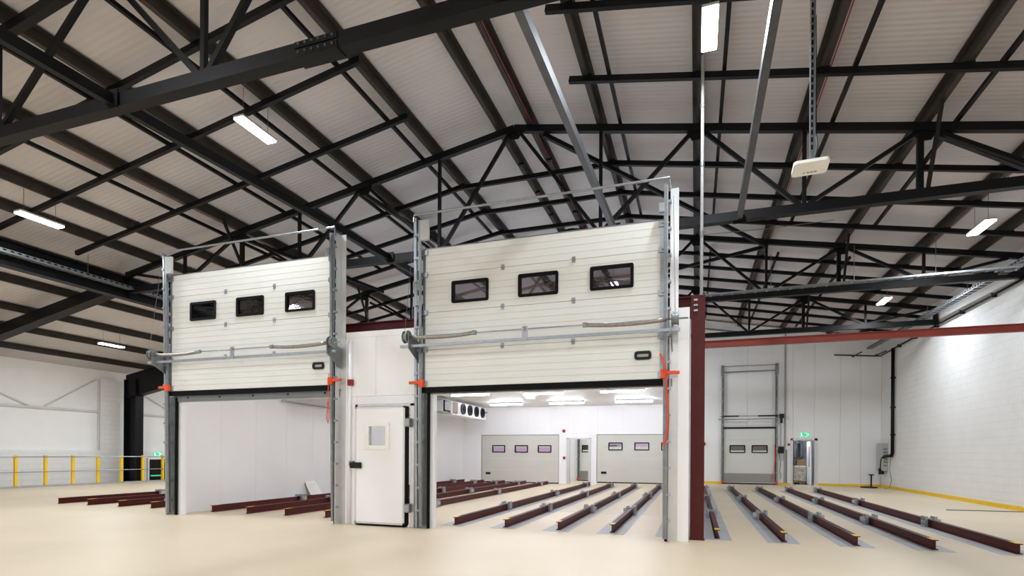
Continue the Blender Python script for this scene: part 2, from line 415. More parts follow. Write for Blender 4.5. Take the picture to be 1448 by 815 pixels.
# purlins
PX_ = [-24.75, -22.75, -21.05, -19.0, -17.0, -15.2, -14.0, -12.0, -10.0, -8.0, -6.0, -4.35, -3.6, -2.0, 0.0, 2.0, 4.0, 6.0, 7.3]
li = [p for p in PX_ if p < XR][::-1]; ri = [p for p in PX_ if p > XR]
for x in PX_:
    k = li.index(x) if x < XR else ri.index(x)
    s = 'left' if x < XR else 'right'
    zb = zc(x)+.085; d = (1 if x < 0 else -1)
    m = MB()   # Z section
    prof = [(-.09*d, 0), (0.006*d, 0), (0.006*d, .198), (.09*d, .198), (.09*d, .21), (-.006*d, .21), (-.006*d, .012), (-.09*d, .012)]
    m.prism((x, YF+.05, zb), (x, YB-.02, zb), prof)
    tag(obj('purlin', m, 'purlin'), 'dark brown steel roof purlin running front to back, %s %s of the ridge' % (ORDN[k], s), 'purlin', 'roof purlins')
# thin black rails beside the purlins
for x, s in ((-12.55, 'left'), (-10.52, 'left'), (-8.45, 'left'), (-6.36, 'left'), (-1.58, 'right'), (.45, 'right'), (2.48, 'right'), (4.48, 'right')):
    k = [-6.36, -8.45, -10.52, -12.55].index(x) if s == 'left' else [-1.58, .45, 2.48, 4.48].index(x)
    z = zc(x)+.12
    t = thing('thin_roof_rail', 'thin black rail beside a purlin, %s %s of the ridge' % (ORDN[k], s), 'roof rail', (x, 3, z), 'thin roof rails')
    obj('rail_length', MB().bar((x, 1.0, z), (x, 17.0, z), .065, .075), 'black', t)
    obj('rail_length', MB().bar((x, 19.3, z), (x, 28.9, z), .065, .075), 'black', t)
# red detection cables along some purlins
for x, nm in ((-3.57, 'just right of the ridge'), (2.12, 'over the open right bay'), (-12.13, 'over the left door'), (6.12, 'near the right wall')):
    tag(obj('red_cable', MB().bar((x, YF+.1, zc(x)+.11), (x, YB-.1, zc(x)+.11), .016, .016), 'redcable'), 'thin red cable clipped along a purlin '+nm, 'cable', 'red detection cables')
# sloping bars under the purlins
YBARS = [2.45, 4.0, 7.05, 8.63, 10.4, 13.56, 15.15, 16.72, 19.56, 20.9, 22.26, 24.95, 26.25, 27.7]
for i, Y in enumerate(YBARS):
    if Y < 12: lab = 'black sloping roof bars in front of the second truss, %s from the viewer' % ORDN[i]
    elif Y < 18: lab = 'black sloping roof bar between second and third truss, %s behind the second' % ORDN[i-5]
    elif Y < 23: lab = 'black sloping roof bar between third and farthest truss, %s behind the third' % ORDN[i-8]
    else: lab = 'black sloping roof bar behind the farthest truss, %s behind it' % ORDN[i-11]
    t = thing('sloping_roof_bar', lab, 'roof bar', (XR, Y, zc(XR)-.3), 'sloping roof bars')
    dz = .02
    def seg(xa, xb):
        obj('bar_length', MB().bar((xa, Y, zc(xa)+dz), (xb, Y, zc(xb)+dz), .085, .11), 'black', t)
    xl = XV+.3
    if Y < 12: seg(xl, -5.85); seg(-2.35, XRT-.1)
    else:
        seg(xl, -6.1); seg(-1.9, XRT-.1)
        obj('collar', MB().bar((-6.15, Y, zc(-6.1)+dz), (-1.85, Y, zc(-1.9)+dz), .085, .11), 'black', t)
    m = MB()
    for xp in PX_:
        if xl < xp < XRT-.2 and not (Y < 12 and -5.9 < xp < -2.3) : m.box(xp-.04, xp+.1, Y-.04, Y+.04, zc(xp)+.04, zc(xp)+.1)
    obj('cleats', m, 'black', t)
# diagonal roof braces
for a, b, lab in (((-3.3, 12.03), (2.0, 18.1), 'black diagonal roof brace from the ridge to the third truss'),
                  ((2.0, 18.1), (-3.3, 23.6), 'black diagonal roof brace running back from the third truss towards the ridge'),
                  ((4.2, 12.03), (8.1, 14.5), 'black diagonal roof brace near the right wall behind the second truss'),
                  ((-8.1, 12.03), (-7.6, 18.1), 'black roof brace beside the purlin above the gap between the doors'),
                  ((-12.0, 12.03), (-11.2, 18.1), 'black roof brace above the left overhead door')):
    tag(obj('roof_brace', MB().bar((a[0], a[1], zc(a[0])-.13), (b[0], b[1], zc(b[0])-.13), .08, .1), 'black'), lab, 'roof brace', 'diagonal roof braces')
# longitudinal ties at bottom chord level
for pts, lab in ((((-7.9, -1.0), (-7.66, 5.52), (-7.22, 12.03), (-6.9, 18.1)), 'dark steel tie beam on the trusses, above the left overhead door'),
                 (((-1.84, 5.45), (-1.68, 12.0)), 'grey steel tie beam slanting down behind the right overhead door'),
                 (((.77, -1.0), (.79, 5.5), (.83, 12.15)), 'grey steel tie beam above the open bay, ending at the second truss')):
    t = thing('tie_beam', lab, 'tie beam', (pts[0][0], pts[0][1], ZC), 'tie beams')
    for a, b in zip(pts[:-1], pts[1:]):
        z = ZC+.0
        m = MB().bar((a[0], a[1], z), (b[0], b[1], z), .1, .15)
        obj('tie_length', m, 'black' if pts[0][0] < -5 else 'tie', t)
    for p in pts:
        if p[1] > 0: obj('end_plate', MB().box(p[0]-.13, p[0]+.13, p[1]-.12, p[1]-.1, ZC-.13, ZC+.13), 'black', t)

# valley beam and lean-to frames on the left
t = thing('valley_beam', 'deep black steel beam running front to back on the left', 'steel beam', (XV, 8, 6.0))
obj('beam_body', MB().ibar((XV, YF+.1, 6.36), (XV, YB-.1, 6.36), .28, .64, .03), 'black', t)
m = MB()
for Y in [y for y in YT]: m.box(XV-.12, XV+.12, Y-.01, Y+.01, 6.07, 6.65)
obj('stiffeners', m, 'black', t)
for Y, lab in ((12.03, 'black portal rafter rising to the deep beam at the left edge'), (19.0, 'black portal column and haunched rafter against the left wall')):
    t = thing('portal_frame', lab, 'portal frame', (-25.5, Y, -.8), 'lean-to portal frames')
    obj('column', MB().ibar((-25.535, Y+.2, -.8), (-25.535, Y+.2, 4.9), .4, .77, .04, up=(1, 0, 0)), 'black', t)
    zt = lambda x: zc(x)+.06
    HA, HB, HZ = (-24.2, -23.4, 4.5) if Y < 15 else (-23.0, -22.0, 4.55)
    m = MB(); m.poly([(-25.92, Y+.1, 4.0), (-25.15, Y+.1, 4.15), (HA, Y+.1, HZ), (HB, Y+.1, zt(HB)-.4), (XV-.16, Y+.1, zt(XV)-.36), (XV-.16, Y+.1, zt(XV)), (-25.92, Y+.1, zt(-25.92))], .2, (0, 1, 0))
    obj('rafter', m, 'black', t)
    obj('bottom_flange', MB().poly([(-25.15, Y+.02, 4.12), (HA, Y+.02, HZ-.03), (HB, Y+.02, zt(HB)-.43), (XV-.16, Y+.02, zt(XV)-.39), (XV-.16, Y+.02, zt(XV)-.355), (HB, Y+.02, zt(HB)-.395), (HA, Y+.02, HZ+.005), (-25.15, Y+.02, 4.155)], .36, (0, 1, 0)), 'black', t)

# red cold-store steel
t = thing('red_column', 'dark red steel column at the right end of the cold room front', 'steel column', (.04, 9.95, 0))
obj('column_body', MB().ibar((.035, 9.98, 0), (.035, 9.98, 4.18), .225, .22, .016, up=(0, 1, 0)), 'red', t)
obj('base_plate', MB().box(-.09, .16, 9.86, 10.1, 0, .012), 'red', t)
m = MB()
for k in range(3): m.cyl((-.02, 9.868, 3.92+.09*k), (-.02, 9.85, 3.92+.09*k), .02, 6); m.cyl((.01, 9.868, 3.92+.09*k), (.01, 9.85, 3.92+.09*k), .02, 6)
obj('bolts', m, 'galv', t)
t = thing('red_column', 'dark red steel column behind the front one, carrying the slim red beam', 'steel column', (.04, 13.95, 0))
obj('column_body', MB().ibar((.02, 13.95, 0), (.02, 13.95, 4.18), .2, .2, .016, up=(0, 1, 0)), 'red', t)
obj('base_plate', MB().box(-.09, .14, 13.83, 14.07, 0, .012), 'red', t)
tag(obj('red_beam', MB().ibar((-11.6, 9.98, 4.005), (-.08, 9.98, 4.005), .17, .35, .018), 'red'), 'dark red steel beam along the top of the cold room front wall', 'steel beam')
tag(obj('red_beam', MB().ibar((.125, 13.95, 4.10), (XRT, 13.95, 4.10), .12, .16, .014), 'redbeam'), 'slim red steel beam spanning the open bay to the right wall', 'steel beam')

# ================================================================== OVERHEAD DOORS
def panel_section(name, parent, x0, x1, yf, z0, z1, nrib, wins=(), material='cream', thick=.05, gap=.006):
    """one ribbed door leaf section; wins = list of (wx0,wx1,wz0,wz1) holes"""
    m = MB()
    def slab(xa, xb, za, zb, ya, yb):
        cuts = sorted(set([za, zb]+[q for w_ in wins for q in (w_[2], w_[3]) if za < q < zb]))
        for a, b in zip(cuts[:-1], cuts[1:]):
            segs = [(xa, xb)]
            for w_ in wins:
                if w_[2] <= (a+b)/2 <= w_[3]:
                    ns = []
                    for s in segs:
                        if w_[0] > s[0] and w_[1] < s[1]: ns += [(s[0], w_[0]), (w_[1], s[1])]
                        else: ns.append(s)
                    segs = ns
            for s in segs: m.box(s[0], s[1], ya, yb, a, b)
    h = (z1-z0)/nrib
    slab(x0, x1, z0+.003, z1-.003, yf+.008, yf+thick)
    for k in range(nrib): slab(x0, x1, z0+k*h+(.005 if k == 0 else .004), z0+(k+1)*h-.004, yf, yf+.009)
    return obj(name, m, material, parent)

def rrect(cx, cz, w_, h_, r, n=4):
    pts = []
    for sx, sz, a0 in ((1, 1, 0), (-1, 1, 90), (-1, -1, 180), (1, -1, 270)):
        for k in range(n+1):
            a = math.radians(a0+90*k/n); pts.append((cx+sx*(w_/2-r)+r*math.cos(a), cz+sz*(h_/2-r)+r*math.sin(a)))
    return pts

def window_frame(cx, cz, w_, h_, fw, y0, y1, r=.035):
    m = MB(); o = rrect(cx, cz, w_, h_, r); i = rrect(cx, cz, w_-2*fw, h_-2*fw, r*.4); k = len(o)
    for yy in (y0, y1):
        m.v += [(p[0], yy, p[1]) for p in o]; m.v += [(p[0], yy, p[1]) for p in i]
    for a in range(k):
        b = (a+1) % k
        m.f += [(a, b, k+b, k+a), (2*k+b, 2*k+a, 3*k+a, 3*k+b), (a, 2*k+a, 2*k+b, b), (k+b, 3*k+b, 3*k+a, k+a)]
    return m

def front_door(label, xa, xb, zbot, op):
    """raised sectional door: leaf between xa..xb, bottom at zbot; op = opening edges"""
    t = thing('overhead_door', label, 'sectional door', ((xa+xb)/2, CF-.1, 0), 'raised front doors')
    YP = CF-.13
    joints = [0, .715, 1.43, 2.15, 2.65]; ribs = [6, 6, 6, 4]
    wz0, wz1 = zbot+1.57, zbot+1.985
    wx = [xa+.6, xa+1.92, xa+3.23]
    wins = [(q+.03, q+.715, wz0+.03, wz1-.03) for q in wx]
    for k in range(4):
        s = panel_section('door_section', t, xa, xb, YP, zbot+joints[k], zbot+joints[k+1], ribs[k], wins if k == 2 else ())
        if k == 2:
            for q in wx:
                cx, cz = q+.372, (wz0+wz1)/2
                fr = obj('window_frame', window_frame(cx, cz, .745, .415, .05, YP-.022, YP+.052), 'rubber', s)
                obj('pane', MB().box(cx-.33, cx+.33, YP+.012, YP+.018, cz-.165, cz+.165), 'pane', s)
        if k == 0:
            m = MB(); hx = xb-.345; hz = zbot+.405
            hd = obj('handle', window_frame(hx, hz, .28, .145, .045, YP-.03, YP, .05), 'plastic', s)
            obj('handle_plate', MB().box(hx-.1, hx+.1, YP-.006, YP, hz-.035, hz+.035), 'lgrey', s)
        # end caps and hinges
        obj('end_cap', MB().box(xa-.004, xa+.05, YP-.004, YP, zbot+joints[k]+.01, zbot+joints[k+1]-.01).box(xb-.07, xb+.004, YP-.004, YP, zbot+joints[k]+.01, zbot+joints[k+1]-.01), 'galv', s)
    for k in (1, 2, 3):
        for hx in (xa+1.62, xa+2.94):
            zz = zbot+joints[k]
            obj('hinge', MB().box(hx-.03, hx+.03, YP-.012, YP, zz-.05, zz+.05).cyl((hx-.035, YP-.015, zz), (hx+.035, YP-.015, zz), .012, 8), 'galv', t)
    obj('bottom_seal', MB().box(xa-.02, xb+.03, YP-.008, YP+.06, zbot-.105, zbot), 'rubber', t)
    obj('top_trim', MB().box(xa, xb, YP-.004, YP+.05, zbot+2.65, zbot+2.665), 'galvd', t)
    # tracks: lean slightly forward towards the top
    def yl(z): return CF-.07-.018*z
    for s, xe in ((-1, xa), (1, xb)):
        tr = obj('track', MB().bar((xe+s*.04, yl(.05)-.03, .05), (xe+s*.04, yl(5.9)-.03, 5.9), .035, .06, up=(0, 1, 0)), 'galv', t)
        obj('guide_lip', MB().bar((xe+s*.015, yl(.05)-.075, .05), (xe+s*.015, yl(5.9)-.075, 5.9), .05, .012, up=(0, 1, 0)), 'galvd', tr)
        xo = xe+s*.15
        if s < 0:
            obj('track_angle', MB().bar((xo, yl(0)+.01, 0), (xo, yl(5.98)-.0, 5.98), .05, .05, up=(0, 1, 0)), 'galv', t)
            obj('bumper_plate', MB().box(xe+.0, xe+.17, yl(5.7)-.1, yl(5.7)-.04, 5.5, 5.88), 'lgrey', t)
        else:
            obj('track_angle', MB().box(xe+.09, xe+.10, CF-.17, CF-.002, 0, 5.93).box(xe+.09, xe+.22, CF-.012, CF-.002, 0, 5.93), 'alu', t)
            obj('bumper_plate', MB().box(xe-.09, xe+.0, yl(5.7)-.1, yl(5.7)-.05, 5.45, 5.6), 'galv', t)
        m = MB(); mb2 = MB(); k = 0; z = .35
        while z < 5.9:
            x2 = xo if s < 0 else xe+.1
            a_, b_ = sorted((xe+s*.03, x2))
            obj('track_bracket', MB().box(a_-.01, b_+.01, yl(z)-.06, yl(z)+.01, z-.022, z+.022).cyl((xe+s*.09, yl(z)-.06, z), (xe+s*.09, yl(z)-.075, z), .014, 6), 'galv', tr)
            z += .44
        # roller brackets on the leaf
        m = MB()
        for q in joints: 
            zz = zbot+min(max(q, .07), 2.58); m = MB(); m.box(min(xe-s*.1, xe+s*.05), max(xe-s*.1, xe+s*.05), YP-.035, YP-.004, zz-.045, zz+.045).cyl((xe-s*.05, YP-.04, zz), (xe+s*.07, YP-.04, zz), .014, 8)
            obj('roller_bracket', m, 'galv', tr)
        # jamb below the leaf: galvanised channel and black side seal
        xop = op[0] if s < 0 else op[1]
        a_, b_ = sorted((xop, xe+s*.12))
        obj('jamb_plate', MB().box(a_, b_, CF-.035, CF-.002, 0, OZ+.13), 'galvd' if s < 0 else 'alu', t)
        for q in (.55, 1.05, 1.6, 2.1): pass
        obj('side_seal', MB().box(xop-.035 if s > 0 else xop-.01, xop+.01 if s > 0 else xop+.035, CF-.075, CF-.03, 0, OZ+.1), 'rubber', t)
        # safety device
        zz = zbot+.07
        sd = obj('spring_break_device', MB().box(min(xe-s*.05, xe+s*.05), max(xe-s*.05, xe+s*.05), YP-.11, YP-.035, zz-.075, zz+.075).box(min(xe+s*.02, xe+s*.2), max(xe+s*.02, xe+s*.2), YP-.10, YP-.05, zz-.01, zz+.045), 'orange', t, bevel=.008)
        obj('device_knob', MB().cyl((xe+s*.2, YP-.075, zz+.018), (xe+s*.25, YP-.075, zz+.018), .028, 8), 'orange', sd)
        # shaft brackets
        ys = CF-.42; zs = 3.64
        bx0 = xe+s*.12
        br = obj('bearing_bracket', MB().poly([(bx0, CF-.05, 3.18), (bx0, CF-.05, 3.6), (bx0, CF-.5, 3.7), (bx0, CF-.5, 3.42)], .012, (1, 0, 0)), 'galvd', t)
        dr = obj('cable_drum', MB().cyl((bx0+s*.03, ys, zs), (bx0+s*.11, ys, zs), .095, 18).cyl((bx0+s*.02, ys, zs), (bx0+s*.035, ys, zs), .125, 18).cyl((bx0+s*.105, ys, zs), (bx0+s*.12, ys, zs), .115, 18), 'galvd', t)
        obj('lift_cable', MB().tube([(bx0+s*.07, ys-.09, zs), (bx0+s*.02, CF-.25, 5.7)], .004, 5), 'wire', t)
    # spring shaft, springs, support tube
    ys = CF-.42; zs = 3.64; L = xb-xa
    obj('spring_shaft', MB().cyl((xa-.3, ys, zs), (xb+.38, ys, zs), .0135, 10), 'galv', t, smooth=True)
    for i2, (a_, b_) in enumerate(((xa-.1, xa+1.18), (xb-1.28, xb+.05))):
        pts = [(a_+(b_-a_)*k/10, ys, zs-.035*math.sin(math.pi*k/10)**.8 if 0 < k < 10 else zs) for k in range(11)]
        sp = obj('torsion_spring', MB().tube(pts, .036, 12), 'spring', t, smooth=True)
        xi = b_ if i2 == 0 else a_
        obj('spring_cone', MB().cyl((xi-.035, ys, zs), (xi+.035, ys, zs), .043, 10), 'galv', sp)
    obj('support_tube', MB().bar((xa-.33, CF-.4, zs-.17), (xb+.26, CF-.4, zs-.17), .05, .05), 'galv', t)
    xm = (xa+xb)/2-.1
    obj('centre_bracket', MB().box(xm-.05, xm+.05, CF-.44, CF-.425, zs-.2, zs+.05).cyl((xm-.02, ys, zs), (xm+.02, ys, zs), .04, 12), 'galv', t)
    # cross tube on top
    obj('top_cross_tube', MB().tube([(xa-.17, yl(6.0)-.02, 5.9), (xa-.17, yl(6.0)-.02, 6.03), (xb+.08, yl(6.0)-.02, 6.03), (xb+.08, yl(6.0)-.02, 5.85)], .022, 8), 'galv', t)
    return t, YP

t1, YP = front_door('large raised overhead door on the left, cream panels with three windows', -11.45, -7.03, 2.84, D1)
lint = obj('lintel', MB().box(D1[0]-.08, D1[1]+.08, CF-.05, CF-.002, OZ, OZ+.16), 'lintel', t1)
m = MB()
for k in range(5): m.cyl((-11.0+.93*k, CF-.05, OZ+.09), (-11.0+.93*k, CF-.056, OZ+.09), .022, 10)
obj('lintel_bolts', m, 'rubber', lint)
m = MB().tube([(-7.02, YP-.14, 3.05), (-7.03, YP-.15, 2.6), (-7.0, YP-.15, 2.15), (-7.03, YP-.15, 2.05), (-7.055, YP-.15, 2.12), (-7.045, YP-.15, 2.3), (-7.032, YP-.15, 2.5)], .008, 6)
obj('pull_cord', m, 'cord', t1)
t2, YP = front_door('large raised overhead door nearest the red column, cream panels with three windows', -4.98, -.50, 2.72, D2)
obj('lintel', MB().box(D2[0]-.08, D2[1]+.08, CF-.05, CF-.002, OZ-.0, OZ+.13), 'galvd', t2)
obj('pull_cord', MB().tube([(-.56, YP-.12, 3.12), (-.50, YP-.13, 3.0), (-.46, YP-.13, 2.7), (-.43, YP-.13, 2.2), (-.43, YP-.13, 1.95), (-.46, YP-.13, 1.72), (-.50, YP-.13, 1.6)], .016, 8), 'cord', t2)
# reveals of the openings (white edges)
for nm, d in (('trim_2', D1), ('trim_3', D2)):
    struct(nm, MB().box(d[0], d[0]+.09, CF+.0, CF+T_+.02, 0, OZ).box(d[1]-.02, d[1], CF, CF+T_+.02, 0, OZ), 'white', 'white reveal lining an overhead door opening')

# ---- hinged cold room door between the two overhead doors
d1 = struct_empty('door_1', ((PDX[0]+PDX[1])/2, CF, 0), 'white hinged cold room door between the two overhead doors')
fr = obj('frame', MB().box(-6.545, -6.49, CF-.05, CF+T_, 0, 2.43).box(-5.29, -5.205, CF-.05, CF+T_, 0, 2.43).box(-6.545, -5.205, CF-.05, CF+T_, 2.385, 2.44), 'alu', d1)
m = MB(); lx0, lx1, lz0, lz1, ly0, ly1 = -6.485, -5.36, .045, 2.37, CF-.14, CF-.04
wx0, wx1, wz0, wz1 = -6.16, -5.77, 1.6, 1.99
m.box(lx0+.03, wx0, ly0+.004, ly1, lz0, lz1).box(wx1, lx1-.03, ly0+.004, ly1, lz0, lz1).box(wx0, wx1, ly0+.004, ly1, lz0, wz0).box(wx0, wx1, ly0+.004, ly1, wz1, lz1)
leaf = obj('leaf', m, 'white', d1)
obj('edge_profile', MB().box(lx0, lx0+.03, ly0, ly1, lz0, lz1).box(lx1-.04, lx1, ly0, ly1, lz0, lz1).box(lx0, lx1, ly0, ly1, lz1-.03, lz1).box(lx0, lx1, ly0, ly1, lz0, lz0+.04), 'alu', d1)
obj('edge_gasket', MB().box(lx1, lx1+.02, ly0+.02, CF, lz0, lz1).box(lx0, lx1, ly0+.03, CF, .01, lz0), 'rubber', d1)
obj('window_frame', window_frame((wx0+wx1)/2, (wz0+wz1)/2, .53, .53, .075, ly0-.03, ly0+.01, .012), 'ivory', leaf)
obj('pane', MB().box(wx0, wx1, ly0+.02, ly0+.026, wz0, wz1), 'panec', leaf)
hd = obj('handle', MB().box(-6.58, -6.32, ly0-.045, ly0-.005, 1.145, 1.265), 'plastic', d1, bevel=.01)
obj('handle_grip', MB().box(-6.6, -6.53, ly0-.04, CF-.05, 1.19, 1.29), 'galvd', d1)
for zz in (.38, 2.05):
    hg = obj('hinge', MB().box(-5.36, -5.24, ly0-.02, CF-.05, zz-.085, zz+.085), 'galvd', d1, bevel=.012)
    obj('hinge_cap', MB().box(-5.345, -5.255, ly0-.03, ly0-.02, zz-.06, zz+.06), 'grey', hg)

# ================================================================== FLOOR BEAMS
def beam_proto(ya, yb, xs):
    pass
def floor_beam(x, ya, yb, label, group, tip=True, bys=(13.45, 18.5, 24.2), w_=.085, h_=.158):
    t = thing('floor_beam', label, 'steel beam', (x, ya, 0), group)
    ps = sorted([ya]+[b for b in bys if ya < b < yb]+[yb])
    b0 = obj('rail', MB().ibar((x, ya, h_/2+.004), (x, yb, h_/2+.004), w_, h_, .014), 'red', t)
    if tip:
        obj('yellow_tip', MB().box(x-w_/2+.002, x+w_/2-.002, ya+.002, ya+.22, h_+.004, h_+.0065), 'yellow', t)
    for by in bys:
        if not (ya < by < yb): continue
        side = random.choice((-1, 1))
        br = obj('bracket', MB().box(x-.11, x-.056, by-.11, by+.11, .004, .22).box(x+.056, x+.11, by-.11, by+.11, .004, .22).box(x-.055, x+.055, by-.09, by+.09, h_+.006, h_+.03), 'galv', t)
        obj('clamp', MB().box(x+side*.11 if side > 0 else x-.18, x+.18 if side > 0 else x-.11, by-.07, by+.05, .07, .165), 'lgrey', br)
        m = MB()
        for q in (-.06, .06): m.cyl((x-.111, by+q, .16), (x-.125, by+q, .16), .014, 6).cyl((x-.111, by+q, .07), (x-.125, by+q, .07), .014, 6)
        obj('bolts', m, 'galvd', br)
    return t
n3 = ['beside the red column', 'second from the red column', 'third from the red column', 'second from the right', 'farthest right, nearest the block wall']
for x, n_ in zip(RX3, n3): floor_beam(x, 10.12, 24.9, 'long dark red floor beam in the open bay, '+n_, 'floor beams in the open bay')
n2 = ['leftmost of the yellow-tipped row', 'second of the yellow-tipped row from left', 'third of the yellow-tipped row from left', 'fourth of the yellow-tipped row from left', 'half hidden behind the right door jamb']
for x, n_ in zip(RX2, n2): floor_beam(x, 10.2, 25.3, 'dark red floor beam seen through the right overhead doorway, '+n_, 'floor beams in the right half of the cold room')
n1 = ['closest to the hinged door', 'second from the hinged door', 'third from the hinged door', 'fourth from the hinged door', 'nearest the white side wall']
for x, n_ in zip(RX1, n1): floor_beam(x, 10.3, 25.6, 'dark red floor beam behind the left overhead doorway, '+n_, 'floor beams in the left half of the cold room')
n0 = ['nearest the cold room', 'second from the cold room', 'third from the cold room', 'leftmost of all']
for x, n_ in zip(RX0, n0): floor_beam(x, 10.4, 25.0, 'dark red floor beam on the open floor left of the cold room, '+n_, 'floor beams left of the cold room')

# ================================================================== LUMINAIRES
def luminaire(X, Y, Z, label, group, power, visible=True, wires=True, L=.9, W=.24):
    t = thing('led_luminaire', label, 'ceiling light', (X, Y, Z), group)
    hz = .06
    obj('housing', MB().box(X-W/2, X+W/2, Y-L/2, Y+L/2, Z+.012, Z+hz), 'lgrey', t, bevel=.012)
    obj('diffuser', MB().box(X-W/2+.006, X+W/2-.006, Y-L/2+.006, Y+L/2-.006, Z-.02, Z+.03), 'led', t, bevel=.012)
    if wires:
        for q in (-.32, .32): obj('suspension_wire', MB().cyl((X, Y+q, Z+hz), (X, Y+q, zc(X)+RO), .005, 5), 'wire', t)
    ld = bpy.data.lights.new('led_light', 'AREA'); ld.shape = 'RECTANGLE'; ld.size = W*.9; ld.size_y = L*.9
    ld.energy = power; ld.color = (.875, .94, 1.0)
    lo = bpy.data.objects.new('led_light', ld); COL.objects.link(lo); lo.parent = t; lo.location = (0, 0, -.03)
    return t
luminaire(-8.32, 8.72, 7.85, 'bright LED ceiling light above the left overhead door', 'hall ceiling lights', HALL_W)
luminaire(.17, 8.75, 7.85, 'bright LED ceiling light at the top edge above the red column', 'hall ceiling lights', HALL_W)
luminaire(-14.2, 8.45, 6.72, 'LED ceiling light hanging at the far left beside the deep black beam', 'hall ceiling lights', HALL_W)
luminaire(6.3, 15.6, 6.8, 'LED ceiling light at the right edge under the sloping roof', 'hall ceiling lights', HALL_W)
luminaire(6.15, 22.0, 6.8, 'small LED ceiling light far back above the slim red beam', 'hall ceiling lights', HALL_W)
luminaire(-21.4, 15.2, 5.55, 'small LED ceiling light low above the left wall', 'hall ceiling lights', HALL_W)
for X, Y, Z in ((-14.2, 15.4, 6.3), (-14.2, 22, 6.3), (-8.6, 22, 7.6), (-21.4, 22, 5.4), (-2.7, 19.5, 7.4), (-2.7, 25.5, 7.4), (-3.0, 28.2, 4.2), (-8.5, 28.2, 4.2)):  # the high pair near the ridge is added fill to brighten the open bay
    luminaire(X, Y, Z, 'LED ceiling light hidden behind the raised doors, one of the assumed and added lamps', 'hidden hall lights', HALL_W if Z > 5 else 60)
for Y in (2.0, -4.6, -10.5):
    for X, Z in ((-21.4, 5.55), (-14.2, 6.72), (-8.32, 7.85), (.17, 7.85), (6.2, 6.8)):
        luminaire(X, Y, Z, 'LED ceiling light outside the picture, above or behind the viewer', 'hall lights out of frame', HALL_W)

def batten(x0, Y, label, power):
    t = thing('batten_light', label, 'ceiling light', (x0+.78, Y, CH-.1), 'cold room batten lights')
    Z = CH-.1
    obj('housing', MB().box(x0, x0+1.56, Y-.07, Y+.07, Z+.03, CH), 'lgrey', t)
    obj('diffuser', MB().box(x0+.01, x0+1.55, Y-.045, Y+.045, Z-.03, Z+.029), 'ledc', t, bevel=.015)
rows = [('front', 13.0), ('middle', 19.7), ('rear', 23.6)]
for rn, Y in rows:
    for x0, cn in ((-8.95, 'left'), (-6.15, 'centre'), (-3.25, 'right')):
        if rn == 'middle' and cn == 'left': Y2 = 19.4
        else: Y2 = Y
        batten(x0, Y2, 'long white batten light on the cold room ceiling, %s row, %s' % (rn, cn), 0)
t = thing('batten_light', 'added batten light brightening the store room behind the back doorway', 'ceiling light', (4.6, YB+.9, 2.95))  # lamp added to lighten the view into the store room
obj('housing', MB().box(3.9, 5.3, YB+.82, YB+.98, 2.94, 3.0), 'lgrey', t)
obj('diffuser', MB().box(3.91, 5.29, YB+.83, YB+.97, 2.9, 2.94), 'ledc', t)
tag(obj('emergency_light', MB().box(-6.55, -6.2, 21.3, 21.5, CH-.09, CH), 'eml', bevel=.02), 'small white emergency light on the cold room ceiling', 'emergency light')

# ================================================================== COLD ROOM CONTENTS
def evaporator(ya, label):
    L = 4.8; x0, x1, z0, z1 = -10.25, -9.75, 3.16, 3.68
    t = thing('evaporator_unit', label, 'air cooler', (x0, ya, z0), 'cold room air coolers')
    obj('end_compartment', MB().box(x0, x1, ya, ya+.02, z0, z1).box(x0, x0+.02, ya, ya+.85, z0, z1).box(x0, x1, ya, ya+.85, z1-.02, z1).box(x0, x1, ya, ya+.85, z0, z0+.02), 'lgrey', t)
    obj('fin_block', MB().box(x0+.02, x1-.02, ya+.9, ya+1.5, z0+.02, z1-.02), 'fin', t)
    obj('casing', MB().box(x0, x1, ya+.85, ya+.9, z0, z1).box(x0, x1, ya+1.5, ya+L, z0, z1).box(x0, x1, ya+.9, ya+1.5, z1-.02, z1), 'white', t)
    obj('drip_tray', MB().box(x0-.03, x1+.05, ya+.85, ya+L, z0-.06, z0-.01), 'white', t)
    obj('refrigerant_pipe', MB().tube([(x1-.1, ya+.3, z1), (x1-.1, ya+.3, z0+.12), (x1-.1, ya+.4, z0+.06), (x1-.1, ya+.9, z0+.06)], .05, 8), 'plastic', t)
    for k in range(4):
        yc = ya+2.0+k*.78; zc_ = (z0+z1)/2
        fn = obj('fan', MB().ring((x1, yc, zc_), (1, 0, 0), .19, .24, .06).ring((x1+.055, yc, zc_), (1, 0, 0), .12, .132, .008).ring((x1+.055, yc, zc_), (1, 0, 0), .06, .072, .008), 'plastic', t)
        obj('fan_plate', MB().cyl((x1+.001, yc, zc_), (x1+.01, yc, zc_), .2, 20).cyl((x1+.01, yc, zc_), (x1+.05, yc, zc_), .07, 12), 'rubber', fn)
        m = MB()
        for q in range(5):
            a = 2*math.pi*q/5; c, s = math.cos(a), math.sin(a); c2, s2 = math.cos(a+.5), math.sin(a+.5)
            m.poly([(x1+.02, yc+.06*c, zc_+.06*s), (x1+.02, yc+.18*c, zc_+.18*s), (x1+.035, yc+.18*c2, zc_+.18*s2), (x1+.035, yc+.06*c2, zc_+.06*s2)], .006, (1, 0, 0))
        obj('fan_blades', m, 'plastic', fn)
    for q in (.3, L-.3): obj('hanger', MB().cyl((x0+.1, ya+q, z1), (x0+.1, ya+q, CH), .008, 6).cyl((x1-.1, ya+q, z1), (x1-.1, ya+q, CH), .008, 6), 'galv', t)
    obj('pipe_stub', MB().cyl((x1, ya+L-.12, z0+.3), (x1+.14, ya+L-.12, z0+.3), .025, 8), 'copper', t)
    return t
evaporator(20.3, 'white four-fan air cooler seen through the right overhead doorway')
e2 = evaporator(13.2, 'white air cooler hidden above the left overhead doorway')
